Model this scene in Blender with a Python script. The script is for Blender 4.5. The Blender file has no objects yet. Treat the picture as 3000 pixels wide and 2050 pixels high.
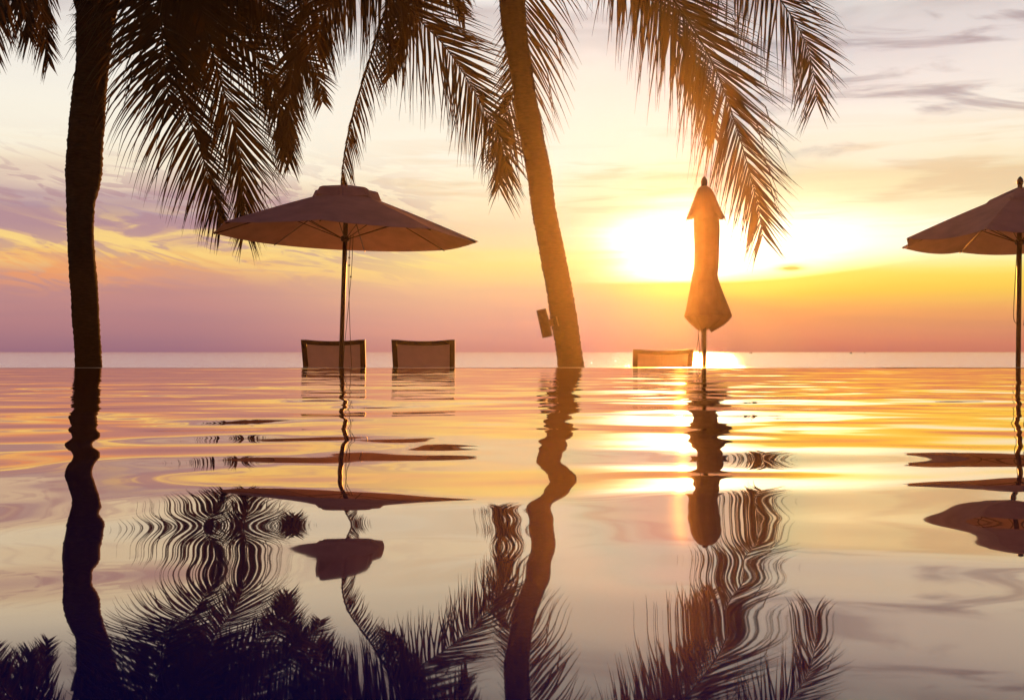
import bpy, math, random
import numpy as np
from mathutils import Vector, Matrix

random.seed(7)
rng = np.random.default_rng(11)
R = math.radians
scene = bpy.context.scene
col = scene.collection

# ------------------------------------------------------------------ camera
EYE = 0.13                      # eye height above the pool water (metres)
F = 2917.0                      # focal length in pixels of the 3000 px photograph
PX, PY = 1500.0, 1025.0
HORIZON = 1030.0
cam_d = bpy.data.cameras.new("camera")
cam = bpy.data.objects.new("camera", cam_d)
col.objects.link(cam)
cam.location = (0, 0, EYE)
cam.rotation_euler = (R(90), 0, 0)
cam_d.sensor_width = 36.0
cam_d.lens = 36.0 * F / 3000.0
cam_d.shift_y = (HORIZON - PY) / 3000.0
cam_d.clip_start = 0.02
cam_d.clip_end = 9000.0
scene.camera = cam

# ------------------------------------------------------------------ render / view
scene.view_settings.view_transform = 'Standard'
scene.view_settings.look = 'None'
EXPO = 1.5
scene.view_settings.exposure = EXPO
scene.view_settings.gamma = 1.0
scene.render.engine = 'CYCLES'
cy = scene.cycles
cy.use_denoising = True
cy.max_bounces = 6
cy.diffuse_bounces = 2
cy.glossy_bounces = 3
cy.transmission_bounces = 3
cy.volume_bounces = 0
cy.transparent_max_bounces = 8
cy.sample_clamp_indirect = 6.0
cy.sample_clamp_direct = 0.0
cy.caustics_reflective = False
cy.caustics_refractive = False

GLARE_D = 0.0022 / 2 ** 1.5
SUN_AZ, SUN_EL = 9.6, 6.55      # degrees right of the view axis, above the horizon


def lin(c):
    out = []
    for v in c[:3]:
        v = v / 255.0
        out.append(v / 12.92 if v <= 0.04045 else ((v + 0.055) / 1.055) ** 2.4)
    return (out[0], out[1], out[2], 1.0)


# ------------------------------------------------------------------ node helpers
class NG:
    def __init__(s, tree):
        s.t = tree

    def n(s, typ, **kw):
        nd = s.t.nodes.new(typ)
        for k, v in kw.items():
            setattr(nd, k, v)
        return nd

    def link(s, a, b):
        s.t.links.new(a, b)

    def put(s, sock, v):
        if isinstance(v, (int, float)):
            sock.default_value = v
        elif isinstance(v, (tuple, list)):
            sock.default_value = v
        else:
            s.link(v, sock)

    def m(s, op, a, b=None, c=None, clamp=False):
        nd = s.n('ShaderNodeMath', operation=op)
        nd.use_clamp = clamp
        s.put(nd.inputs[0], a)
        if b is not None:
            s.put(nd.inputs[1], b)
        if c is not None:
            s.put(nd.inputs[2], c)
        return nd.outputs[0]

    def smooth(s, v, lo, hi, a=0.0, b=1.0):
        nd = s.n('ShaderNodeMapRange', interpolation_type='SMOOTHSTEP')
        s.put(nd.inputs[0], v)
        s.put(nd.inputs[1], lo)
        s.put(nd.inputs[2], hi)
        s.put(nd.inputs[3], a)
        s.put(nd.inputs[4], b)
        return nd.outputs[0]

    def mix(s, f, a, b, blend='MIX'):
        nd = s.n('ShaderNodeMix', data_type='RGBA', blend_type=blend)
        nd.clamp_result = False
        s.put(nd.inputs[0], f)
        s.put(nd.inputs[6], a)
        s.put(nd.inputs[7], b)
        return nd.outputs[2]

    def ramp(s, fac, stops, interp='LINEAR'):
        nd = s.n('ShaderNodeValToRGB')
        cr = nd.color_ramp
        cr.interpolation = interp
        stops = sorted(stops, key=lambda q: q[0])
        cr.elements[0].position, cr.elements[0].color = stops[0]
        cr.elements[1].position, cr.elements[1].color = stops[-1]
        for p, c in stops[1:-1]:
            e = cr.elements.new(p)
            e.color = c
        s.put(nd.inputs[0], fac)
        return nd.outputs[0]

    def noise(s, vec, scale, detail=3.0, rough=0.5, dist=0.0):
        nd = s.n('ShaderNodeTexNoise')
        s.link(vec, nd.inputs['Vector'])
        nd.inputs['Scale'].default_value = scale
        nd.inputs['Detail'].default_value = detail
        nd.inputs['Roughness'].default_value = rough
        nd.inputs['Distortion'].default_value = dist
        return nd.outputs[0]

    def xyz(s, x, y, z=0.0):
        nd = s.n('ShaderNodeCombineXYZ')
        s.put(nd.inputs[0], x)
        s.put(nd.inputs[1], y)
        s.put(nd.inputs[2], z)
        return nd.outputs[0]

    def gauss(s, v, mu, sig):
        d = s.m('DIVIDE', s.m('SUBTRACT', v, mu), sig)
        return s.m('EXPONENT', s.m('MULTIPLY', s.m('MULTIPLY', d, d), -1.0))


# ------------------------------------------------------------------ world: sunset sky by direction
world = bpy.data.worlds.new("World")
scene.world = world
world.use_nodes = True
wt = world.node_tree
for nd in list(wt.nodes):
    wt.nodes.remove(nd)
g = NG(wt)
tc = g.n('ShaderNodeTexCoord')
sep = g.n('ShaderNodeSeparateXYZ')
g.link(tc.outputs['Generated'], sep.inputs[0])
dx, dy, dz = sep.outputs
az = g.m('MULTIPLY', g.m('ARCTAN2', dx, dy), 180 / math.pi)
el = g.m('MULTIPLY', g.m('ARCSINE', dz), 180 / math.pi)

# streaky cloud noise, stretched along the horizon
v_streak = g.xyz(g.m('MULTIPLY', az, 0.045), g.m('MULTIPLY', el, 0.42))
v_fine = g.xyz(g.m('MULTIPLY', az, 0.09), g.m('MULTIPLY', el, 1.1), 3.7)
v_tilt = g.xyz(g.m('MULTIPLY', az, 0.07), g.m('ADD', g.m('MULTIPLY', el, 0.36), g.m('MULTIPLY', az, 0.055)), 9.1)
n1 = g.m('SUBTRACT', g.noise(v_streak, 1.0, 5, 0.55, 0.6), 0.5)
n2 = g.m('SUBTRACT', g.noise(v_fine, 1.0, 4, 0.55, 0.3), 0.5)
n3 = g.noise(v_tilt, 1.6, 5, 0.55, 1.6)

amp = g.smooth(el, 3.2, 7.0, 0.15, 3.4)
elw = g.m('ADD', el, g.m('MULTIPLY', n1, amp))
elw = g.m('ADD', elw, g.m('MULTIPLY', n2, g.smooth(el, 1.0, 6.0, 0.25, 0.9)))


def E(y):          # photograph row -> elevation, scaled to ramp 0..1 over -2..46 deg
    return (math.degrees(math.atan((HORIZON - y) / F)) + 2.0) / 48.0


t_el = g.m('DIVIDE', g.m('ADD', elw, 2.0), 48.0, clamp=True)


def stops(lst, top):
    s = [(E(y), lin(c)) for y, c in lst]
    s += [((30 + 2) / 48.0, lin(top[0])), (1.0, lin(top[1]))]
    return s


left = stops([(1030, (140, 95, 122)), (1000, (152, 104, 126)), (950, (165, 114, 130)), (900, (178, 126, 134)),
              (862, (188, 134, 134)), (835, (205, 148, 132)), (805, (228, 165, 118)), (775, (240, 190, 118)), (740, (240, 200, 130)),
              (710, (222, 180, 140)), (680, (190, 150, 148)), (640, (176, 144, 156)), (605, (196, 168, 168)),
              (570, (226, 202, 182)), (530, (243, 226, 200)), (480, (249, 240, 220)), (350, (248, 241, 226)),
              (180, (240, 234, 226)), (0, (226, 221, 220))], ((112, 96, 124), (52, 44, 68)))
mid = stops([(1030, (206, 134, 120)), (1000, (212, 146, 130)), (950, (220, 160, 140)), (900, (228, 176, 144)),
             (850, (234, 190, 146)), (815, (242, 208, 142)), (780, (250, 222, 140)), (745, (250, 226, 152)),
             (700, (246, 218, 170)), (660, (240, 214, 176)), (610, (246, 228, 190)), (560, (251, 238, 205)),
             (460, (252, 244, 224)), (350, (250, 241, 224)), (250, (248, 238, 222)), (100, (243, 237, 229)),
             (0, (238, 233, 229))], ((120, 104, 124), (56, 48, 70)))
right = stops([(1030, (194, 108, 90)), (1005, (203, 118, 92)), (975, (208, 132, 94)), (945, (216, 144, 90)),
               (915, (226, 160, 88)), (890, (240, 186, 84)), (865, (246, 204, 74)), (840, (250, 216, 84)),
               (815, (252, 232, 120)), (785, (254, 244, 170)), (745, (254, 248, 220)), (690, (254, 250, 226)),
               (640, (252, 242, 200)), (590, (244, 226, 180)), (545, (240, 220, 178)), (500, (248, 236, 206)),
               (400, (250, 241, 226)), (280, (240, 229, 222)), (180, (226, 216, 214)), (80, (220, 213, 210)),
               (0, (212, 206, 202))], ((108, 92, 112), (52, 44, 66)))
cl = g.ramp(t_el, left)
cm = g.ramp(t_el, mid)
cr_ = g.ramp(t_el, right)
c = g.mix(g.smooth(az, -20.0, -2.0), cl, cm)
c = g.mix(g.smooth(az, 2.0, 17.0), c, cr_)

# mauve and golden wisps low in the left of the sky
v_tilt2 = g.xyz(g.m('MULTIPLY', az, 0.14), g.m('ADD', g.m('MULTIPLY', el, 0.75), g.m('MULTIPLY', az, 0.10)), 21.0)
n4 = g.noise(v_tilt2, 1.5, 5, 0.5, 2.2)
wm = g.m('MULTIPLY', g.gauss(el, 7.0, 2.6), g.smooth(az, -1.0, -10.0))
wis = g.m('MAXIMUM', g.smooth(n3, 0.49, 0.56), g.smooth(n4, 0.52, 0.60))
c = g.mix(g.m('MULTIPLY', g.m('MULTIPLY', wis, wm), 0.85), c, lin((178, 140, 150)))
wis2 = g.smooth(n3, 0.49, 0.42)
wm2 = g.m('MULTIPLY', g.gauss(el, 5.9, 1.3), g.smooth(az, 1.0, -9.0))
c = g.mix(g.m('MULTIPLY', g.m('MULTIPLY', wis2, wm2), 0.85), c, lin((252, 216, 132)))
# peach patch low at the far left and faint layering in the mauve bank
pp = g.m('MULTIPLY', g.m('MULTIPLY', g.gauss(az, -25.0, 5.5), g.gauss(el, 4.2, 0.9)), g.smooth(n4, 0.38, 0.56))
c = g.mix(g.m('MULTIPLY', pp, 0.75), c, lin((242, 156, 96)))
band = g.m('MULTIPLY', g.smooth(g.m('ADD', n2, g.m('MULTIPLY', n1, 0.5)), -0.12, 0.14), g.gauss(el, 2.0, 2.2))
c = g.mix(g.m('MULTIPLY', band, 0.30), c, g.mix(1.0, c, (1.22, 1.08, 0.98, 1), 'MULTIPLY'))
# broad soft clouds high overhead
wm5 = g.smooth(el, 14.5, 21.0)
hi_n = g.smooth(g.noise(g.xyz(g.m('MULTIPLY', az, 0.05), g.m('MULTIPLY', el, 0.22), 5.0), 1.3, 4, 0.5, 0.8), 0.40, 0.62)
c = g.mix(g.m('MULTIPLY', g.m('MULTIPLY', hi_n, wm5), 0.62), c, lin((150, 118, 124)))
# dim grey-mauve veils in the upper right
wm3 = g.m('MULTIPLY', g.smooth(el, 8.0, 13.0), g.smooth(az, 6.0, 20.0))
veil = g.smooth(g.m('ADD', g.m('MULTIPLY', n1, 0.7), g.m('MULTIPLY', g.m('SUBTRACT', n3, 0.5), 0.6)), 0.0, 0.16)
c = g.mix(g.m('MULTIPLY', g.m('MULTIPLY', veil, wm3), 0.8), c, lin((170, 152, 156)))
# warm beige streaks across the middle
wm4 = g.m('MULTIPLY', g.gauss(el, 9.2, 2.4), g.smooth(az, -12.0, -2.0))
streak = g.smooth(n2, -0.02, 0.12)
c = g.mix(g.m('MULTIPLY', g.m('MULTIPLY', streak, wm4), 0.75), c, lin((226, 198, 160)))

# sky darkened round the sun to offset the glow of the added glare volume
sdx = math.sin(R(SUN_AZ)) * math.cos(R(SUN_EL))
sdy = math.cos(R(SUN_AZ)) * math.cos(R(SUN_EL))
sdz = math.sin(R(SUN_EL))
dot = g.m('ADD', g.m('ADD', g.m('MULTIPLY', dx, sdx), g.m('MULTIPLY', dy, sdy)), g.m('MULTIPLY', dz, sdz))
hg = g.m('DIVIDE', 0.2079 / 12.566, g.m('POWER', g.m('SUBTRACT', 1.7921, g.m('MULTIPLY', dot, 1.78)), 1.5))
amt = g.m('MULTIPLY', hg, 5.0 * 0.0022 * 13.8 * 0.75)
sky_less_glow = g.mix(1.0, c, g.mix(amt, (0, 0, 0, 1), (1.0, 0.36, 0.05, 1)), 'SUBTRACT')
c = g.mix(1.0, g.mix(1.0, c, (0.42, 0.5, 0.6, 1), 'MULTIPLY'), sky_less_glow, 'LIGHTEN')
# burnt-out break in the cloud round the sun, cut off below by the flat top of the cloud bank
edge = g.m('ADD', g.m('ADD', 3.80, g.m('MULTIPLY', n2, 0.35)), g.m('MULTIPLY', g.smooth(az, 12.0, 26.0), 1.1))
above = g.smooth(g.m('SUBTRACT', el, edge), 0.0, 0.22)
azn = g.m('ADD', az, g.m('MULTIPLY', n1, 7.0))
eln = g.m('ADD', el, g.m('MULTIPLY', n2, 2.2))
blob = g.m('MULTIPLY', g.gauss(azn, 12.8, 5.6), g.gauss(eln, 5.8, 1.9))
blob = g.m('MULTIPLY', g.m('MULTIPLY', blob, above), g.smooth(n1, -0.34, 0.0, 0.6, 1.1))
core = g.m('MULTIPLY', g.m('MULTIPLY', g.gauss(azn, 9.3, 2.6), g.gauss(eln, 5.8, 1.5)), above)
hot = g.mix(g.m('MULTIPLY', blob, 1.3, clamp=True), (0, 0, 0, 1), (1.6, 1.35, 0.75, 1))
hot2 = g.mix(core, (0, 0, 0, 1), (4.0, 3.5, 2.3, 1))
c = g.mix(1.0, c, hot, 'ADD')
c = g.mix(1.0, c, hot2, 'ADD')
# yellow rim of the cloud bank
rim = g.m('MULTIPLY', g.gauss(g.m('SUBTRACT', el, edge), -0.15, 0.55), g.gauss(az, 15.0, 8.0))
c = g.mix(g.m('MULTIPLY', rim, 0.6), c, (1.0, 0.72, 0.10, 1))
# little dark cloud in the bright break
sc_ = g.m('MULTIPLY', g.gauss(az, 15.65, 0.75), g.gauss(g.m('ADD', el, g.m('MULTIPLY', n2, 0.5)), 4.62, 0.15))
c = g.mix(g.m('MULTIPLY', sc_, 1.2, clamp=True), c, lin((215, 180, 90)))

# sky behind the viewer is dusk: dim mauve
back = g.ramp(t_el, [(0.0, lin((80, 42, 50))), (0.3, lin((104, 60, 70))), (1.0, lin((62, 44, 62)))])
bm = g.smooth(g.m('ABSOLUTE', az), 32.0, 95.0)
c = g.mix(g.m('MULTIPLY', g.gauss(el, 1.5, 2.6), 0.22), c, lin((205, 160, 138)))
c = g.mix(bm, c, back)
# below the horizon
c = g.mix(g.smooth(el, -0.2, -3.0), c, (0.05, 0.03, 0.04, 1))

sky = g.n('ShaderNodeTexSky', sky_type='NISHITA')
sky.sun_disc = False
sky.sun_elevation = R(SUN_EL)
sky.sun_rotation = R(SUN_AZ)
sky.air_density = 2.0
sky.dust_density = 3.0
bg1 = g.n('ShaderNodeBackground')
g.link(sky.outputs[0], bg1.inputs[0])
bg1.inputs[1].default_value = 0.005 / 2 ** EXPO
bg2 = g.n('ShaderNodeBackground')
g.link(c, bg2.inputs[0])
bg2.inputs[1].default_value = 1.0 / 2 ** EXPO
addw = g.n('ShaderNodeAddShader')
g.link(bg1.outputs[0], addw.inputs[0])
g.link(bg2.outputs[0], addw.inputs[1])
wo = g.n('ShaderNodeOutputWorld')
g.link(addw.outputs[0], wo.inputs[0])
world.cycles.sampling_method = 'MANUAL'
world.cycles.sample_map_resolution = 1024

# ------------------------------------------------------------------ sun
sun_d = bpy.data.lights.new("sun", 'SUN')
sun_d.energy = 5.0
sun_d.angle = R(0.5)
sun_d.color = (1.0, 0.34, 0.045)
sun = bpy.data.objects.new("sun", sun_d)
col.objects.link(sun)
sd = Vector((math.sin(R(SUN_AZ)) * math.cos(R(SUN_EL)), math.cos(R(SUN_AZ)) * math.cos(R(SUN_EL)), math.sin(R(SUN_EL))))
sun.rotation_euler = (-sd).to_track_quat('-Z', 'Y').to_euler()
sun.location = (6, 20, 8)


# ------------------------------------------------------------------ object helpers
def P(px, py, Y):
    """point that stands Y metres away along the view axis and shows at photo pixel (px, py)"""
    return Vector(((px - PX) / F * Y, Y, EYE + (HORIZON - py) / F * Y))


class MB:
    """collects vertices and faces; build() links them as one mesh object"""
    def __init__(s):
        s.v, s.f, s.uv = [], [], None

    def add(s, vs, fs):
        k = len(s.v)
        s.v += [tuple(q) for q in vs]
        s.f += [tuple(i + k for i in q) for q in fs]

    def box(s, c, size, rot=None):
        x, y, z = (q / 2 for q in size)
        b = 0.12 * min(x, y, z)
        vs, fs = [], []
        # chamfered box: 24 vertices
        idx = {}
        for sx in (-1, 1):
            for sy in (-1, 1):
                for sz in (-1, 1):
                    for ax in range(3):
                        p = [sx * x, sy * y, sz * z]
                        for k in range(3):
                            if k != ax:
                                p[k] -= math.copysign(b, p[k])
                        idx[(sx, sy, sz, ax)] = len(vs)
                        vs.append(Vector(p))
        for ax in range(3):
            a, b2 = [k for k in range(3) if k != ax]
            for sg in (-1, 1):
                loop = []
                for (u, w) in ((-1, -1), (1, -1), (1, 1), (-1, 1)):
                    q = [0, 0, 0]
                    q[ax], q[a], q[b2] = sg, u, w
                    loop.append(idx[(q[0], q[1], q[2], ax)])
                fs.append(loop)
        for ax in range(3):
            a, b2 = [k for k in range(3) if k != ax]
            for u in (-1, 1):
                for w in (-1, 1):
                    q0, q1 = [0, 0, 0], [0, 0, 0]
                    q0[a], q0[b2], q0[ax] = u, w, -1
                    q1[a], q1[b2], q1[ax] = u, w, 1
                    fs.append([idx[(*q0, a)], idx[(*q1, a)], idx[(*q1, b2)], idx[(*q0, b2)]])
        for sx in (-1, 1):
            for sy in (-1, 1):
                for sz in (-1, 1):
                    fs.append([idx[(sx, sy, sz, k)] for k in range(3)])
        c = Vector(c)
        if rot is not None:
            vs = [rot @ q for q in vs]
        s.add([q + c for q in vs], fs)

    def tube(s, pts, rad, n=8, closed_ends=True, flat=None):
        pts = [Vector(p) for p in pts]
        if not isinstance(rad, (list, tuple)):
            rad = [rad] * len(pts)
        vs, fs = [], []
        up = Vector((0.31, 0.87, 0.2)).normalized()
        prev = None
        for i, p in enumerate(pts):
            t = (pts[min(i + 1, len(pts) - 1)] - pts[max(i - 1, 0)]).normalized()
            if prev is None:
                a = t.cross(up).normalized()
            else:
                a = (prev - t * prev.dot(t)).normalized()
            prev = a
            b = t.cross(a)
            for k in range(n):
                th = 2 * math.pi * k / n
                vs.append(p + (a * math.cos(th) + b * math.sin(th)) * rad[i])
        for i in range(len(pts) - 1):
            for k in range(n):
                k2 = (k + 1) % n
                fs.append((i * n + k, i * n + k2, (i + 1) * n + k2, (i + 1) * n + k))
        if closed_ends:
            fs.append(tuple(range(n - 1, -1, -1)))
            fs.append(tuple((len(pts) - 1) * n + k for k in range(n)))
        s.add(vs, fs)

    def lathe(s, prof, n=24, c=(0, 0, 0)):
        vs, fs = [], []
        for r, z in prof:
            for k in range(n):
                th = 2 * math.pi * k / n
                vs.append((c[0] + r * math.cos(th), c[1] + r * math.sin(th), c[2] + z))
        m = len(prof)
        for i in range(m - 1):
            for k in range(n):
                k2 = (k + 1) % n
                fs.append((i * n + k, i * n + k2, (i + 1) * n + k2, (i + 1) * n + k))
        fs.append(tuple(range(n - 1, -1, -1)))
        fs.append(tuple((m - 1) * n + k for k in range(n)))
        s.add(vs, fs)

    def build(s, name, mat, parent=None, smooth=True, world_space=False):
        me = bpy.data.meshes.new(name)
        me.from_pydata(s.v, [], s.f)
        me.update()
        if smooth:
            me.polygons.foreach_set('use_smooth', [True] * len(me.polygons))
        me.materials.append(mat)
        o = bpy.data.objects.new(name, me)
        col.objects.link(o)
        if parent is not None:
            o.parent = parent
        return o


def tag(o, label=None, cat=None, group=None, kind=None):
    if label:
        o['label'] = label
    if cat:
        o['category'] = cat
    if group:
        o['group'] = group
    if kind:
        o['kind'] = kind
    return o


def empty(name, loc, rot=(0, 0, 0)):
    o = bpy.data.objects.new(name, None)
    o.empty_display_size = 0.2
    col.objects.link(o)
    o.location = loc
    o.rotation_euler = rot
    return o


def catmull(pts, n):
    pts = [np.array(p, float) for p in pts]
    pts = [2 * pts[0] - pts[1]] + pts + [2 * pts[-1] - pts[-2]]
    out = []
    for i in range(1, len(pts) - 2):
        p0, p1, p2, p3 = pts[i - 1:i + 3]
        for k in range(n):
            t = k / n
            out.append(0.5 * ((2 * p1) + (-p0 + p2) * t + (2 * p0 - 5 * p1 + 4 * p2 - p3) * t * t + (-p0 + 3 * p1 - 3 * p2 + p3) * t ** 3))
    out.append(pts[-2])
    return out


def resample(pts, n):
    pts = np.array(pts, float)
    d = np.r_[0, np.cumsum(np.linalg.norm(np.diff(pts, axis=0), axis=1))]
    s = np.linspace(0, d[-1], n)
    return np.stack([np.interp(s, d, pts[:, k]) for k in range(pts.shape[1])], 1), d[-1]


# ------------------------------------------------------------------ materials
def mat(name):
    m = bpy.data.materials.new(name)
    m.use_nodes = True
    for nd in list(m.node_tree.nodes):
        m.node_tree.nodes.remove(nd)
    gg = NG(m.node_tree)
    out = gg.n('ShaderNodeOutputMaterial')
    return m, gg, out


def principled(name, base, rough=0.6, var=0.25, scale=8.0, spec=0.4, bump=0.0, stretch=(1, 1, 1), metallic=0.0):
    m, gg, out = mat(name)
    tcx = gg.n('ShaderNodeTexCoord')
    mp = gg.n('ShaderNodeMapping')
    gg.link(tcx.outputs['Object'], mp.inputs[0])
    mp.inputs['Scale'].default_value = stretch
    nz = gg.noise(mp.outputs[0], scale, 5, 0.6)
    lo = tuple(b * (1 - var) for b in base) + (1,)
    hi = tuple(min(1, b * (1 + var)) for b in base) + (1,)
    cc = gg.ramp(nz, [(0.3, lo), (0.7, hi)])
    p = gg.n('ShaderNodeBsdfPrincipled')
    gg.link(cc, p.inputs['Base Color'])
    p.inputs['Roughness'].default_value = rough
    p.inputs['Metallic'].default_value = metallic
    p.inputs['Specular IOR Level'].default_value = spec
    if bump:
        b = gg.n('ShaderNodeBump')
        b.inputs['Strength'].default_value = 1.0
        b.inputs['Distance'].default_value = bump
        gg.link(nz, b.inputs['Height'])
        gg.link(b.outputs[0], p.inputs['Normal'])
    gg.link(p.outputs[0], out.inputs[0])
    return m


def cloth(name, base, trans, mixf=0.35, open_=0.0):
    m, gg, out = mat(name)
    tcx = gg.n('ShaderNodeTexCoord')
    nz = gg.noise(tcx.outputs['Object'], 5.0, 6, 0.6)
    cc = gg.ramp(nz, [(0.3, tuple(b * 0.82 for b in base) + (1,)), (0.7, tuple(b * 1.12 for b in base) + (1,))])
    d = gg.n('ShaderNodeBsdfDiffuse')
    gg.link(cc, d.inputs[0])
    t = gg.n('ShaderNodeBsdfTranslucent')
    t.inputs[0].default_value = trans + (1,)
    b = gg.n('ShaderNodeBump')
    b.inputs['Distance'].default_value = 0.004
    gg.link(gg.noise(tcx.outputs['Object'], 9.0, 4, 0.5, 0.5), b.inputs['Height'])
    gg.link(b.outputs[0], d.inputs['Normal'])
    mx = gg.n('ShaderNodeMixShader')
    mx.inputs[0].default_value = mixf
    gg.link(d.outputs[0], mx.inputs[1])
    gg.link(t.outputs[0], mx.inputs[2])
    if open_:
        tr = gg.n('ShaderNodeBsdfTransparent')
        m2 = gg.n('ShaderNodeMixShader')
        m2.inputs[0].default_value = open_
        gg.link(mx.outputs[0], m2.inputs[1])
        gg.link(tr.outputs[0], m2.inputs[2])
        mx = m2
    gg.link(mx.outputs[0], out.inputs[0])
    return m


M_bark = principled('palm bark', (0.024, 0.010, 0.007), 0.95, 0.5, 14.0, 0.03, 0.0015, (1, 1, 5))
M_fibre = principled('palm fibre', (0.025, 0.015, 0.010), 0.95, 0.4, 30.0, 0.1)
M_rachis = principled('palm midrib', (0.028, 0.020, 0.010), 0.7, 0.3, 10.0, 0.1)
M_wood = principled('dark stained teak', (0.10, 0.055, 0.035), 0.5, 0.35, 6.0, 0.4, 0.001, (14, 14, 1))
M_frame = principled('chair frame', (0.07, 0.04, 0.03), 0.5, 0.25, 9.0, 0.4)
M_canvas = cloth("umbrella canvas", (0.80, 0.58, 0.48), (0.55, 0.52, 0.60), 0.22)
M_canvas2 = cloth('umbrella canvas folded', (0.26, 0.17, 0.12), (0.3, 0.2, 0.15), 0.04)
M_mesh = cloth('chair sling', (0.62, 0.42, 0.42), (0.44, 0.50, 0.9), 0.15, 0.06)
M_rope = principled('cord', (0.10, 0.07, 0.05), 0.9, 0.2, 40.0, 0.1)
M_lampmetal = principled('lamp housing', (0.10, 0.07, 0.05), 0.45, 0.2, 20.0, 0.5, 0.0, (1, 1, 1), 0.3)
M_glass = principled('lamp lens', (0.3, 0.3, 0.28), 0.15, 0.1, 20.0, 0.6)
M_stone = principled('pool coping stone', (0.05, 0.045, 0.05), 0.35, 0.3, 18.0, 0.5, 0.002)
M_deck = principled('terrace stone', (0.20, 0.17, 0.14), 0.8, 0.25, 3.0, 0.3, 0.004)
M_tile = principled('pool tile', (0.02, 0.04, 0.10), 0.4, 0.3, 12.0, 0.5)
M_boat = principled('boat paint', (0.06, 0.035, 0.03), 0.6, 0.3, 1.0, 0.3)


def leaf_mat():
    m, gg, out = mat('palm leaflets')
    tcx = gg.n('ShaderNodeTexCoord')
    nz = gg.noise(tcx.outputs['Object'], 3.0, 3, 0.5)
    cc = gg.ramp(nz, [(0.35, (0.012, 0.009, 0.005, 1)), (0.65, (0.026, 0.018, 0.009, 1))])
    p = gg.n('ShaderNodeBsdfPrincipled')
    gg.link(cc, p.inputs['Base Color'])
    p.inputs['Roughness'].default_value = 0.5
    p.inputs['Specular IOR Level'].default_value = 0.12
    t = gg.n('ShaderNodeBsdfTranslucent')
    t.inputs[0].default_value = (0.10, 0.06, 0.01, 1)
    mx = gg.n('ShaderNodeMixShader')
    mx.inputs[0].default_value = 0.08
    gg.link(p.outputs[0], mx.inputs[1])
    gg.link(t.outputs[0], mx.inputs[2])
    gg.link(mx.outputs[0], out.inputs[0])
    return m


M_leaf = leaf_mat()


def water_mat(name, deep, fres, rough=0.0, bump=None, floor=0.06, tint=(1, 1, 1, 1)):
    m, gg, out = mat(name)
    lw = gg.n('ShaderNodeLayerWeight')
    lw.inputs[0].default_value = 0.5
    gl = gg.n('ShaderNodeBsdfGlossy')
    gl.inputs[0].default_value = tint
    gl.inputs['Roughness'].default_value = rough
    df = gg.n('ShaderNodeBsdfDiffuse')
    df.inputs[0].default_value = deep + (1,)
    if bump:
        tcx = gg.n('ShaderNodeTexCoord')
        mp = gg.n('ShaderNodeMapping')
        gg.link(tcx.outputs['Object'], mp.inputs[0])
        mp.inputs['Scale'].default_value = bump[0]
        nz = gg.noise(mp.outputs[0], 1.0, 6, 0.6, 0.3)
        b = gg.n('ShaderNodeBump')
        b.inputs['Distance'].default_value = bump[1]
        gg.link(nz, b.inputs['Height'])
        for nd in (gl, df, lw):
            gg.link(b.outputs[0], nd.inputs['Normal'])
    # reflectance grows towards grazing view
    cosv = gg.m('DIVIDE', gg.m('SUBTRACT', 1.0, lw.outputs['Facing']), fres)
    fac = gg.m('ADD', floor, gg.m('MULTIPLY', gg.m('EXPONENT', gg.m('MULTIPLY', gg.m('MULTIPLY', cosv, cosv), -1.0)), 1 - floor))
    mx = gg.n('ShaderNodeMixShader')
    gg.link(fac, mx.inputs[0])
    gg.link(df.outputs[0], mx.inputs[1])
    gg.link(gl.outputs[0], mx.inputs[2])
    gg.link(mx.outputs[0], out.inputs[0])
    return m


M_pool = water_mat('pool water', (0.004, 0.006, 0.17), 0.27, rough=0.018, tint=(1.0, 0.85, 0.68, 1))
M_sea = water_mat('sea water', (0.10, 0.10, 0.10), 1.0, 0.015, ((0.9, 0.30, 1), 0.32), 0.25)

# ------------------------------------------------------------------ setting
WALL_Y = 8.0
DECK_Z = -0.62


def grid_sheet(name, xs, ys, zf, m):
    X, Yg = np.meshgrid(xs, ys)
    Z = zf(X, Yg)
    nx, ny = len(xs), len(ys)
    co = np.stack([X, Yg, Z], -1).reshape(-1, 3).astype(np.float32)
    i = np.arange(ny - 1)[:, None] * nx + np.arange(nx - 1)[None, :]
    quads = np.stack([i, i + 1, i + nx + 1, i + nx], -1).reshape(-1, 4).astype(np.int32)
    me = bpy.data.meshes.new(name)
    me.vertices.add(len(co))
    me.vertices.foreach_set('co', co.ravel())
    me.loops.add(quads.size)
    me.loops.foreach_set('vertex_index', quads.ravel())
    me.polygons.add(len(quads))
    me.polygons.foreach_set('loop_start', np.arange(0, quads.size, 4, dtype=np.int32))
    me.polygons.foreach_set('loop_total', np.full(len(quads), 4, dtype=np.int32))
    me.update(calc_edges=True)
    me.polygons.foreach_set('use_smooth', np.ones(len(quads), dtype=bool))
    me.materials.append(m)
    o = bpy.data.objects.new(name, me)
    col.objects.link(o)
    return o


WAVES = []
wr = np.random.default_rng(21)
for lo, hi, sl, cnt, near, far in ((0.40, 1.1, 0.0068, 24, 1.0, 1.0), (0.22, 0.40, 0.0055, 20, 1.0, 1.0), (0.10, 0.24, 0.0048, 26, 0.35, 1.0), (0.05, 0.12, 0.0050, 34, 0.04, 1.0)):
    for k in range(cnt):
        lam = float(np.exp(wr.uniform(math.log(lo), math.log(hi))))
        th = math.pi / 2 + wr.normal(0, 0.52)
        WAVES.append((near, 2 * math.pi / lam * math.cos(th), 2 * math.pi / lam * math.sin(th), wr.uniform(0, 6.28), 0.68 * sl * lam / (2 * math.pi)))


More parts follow.
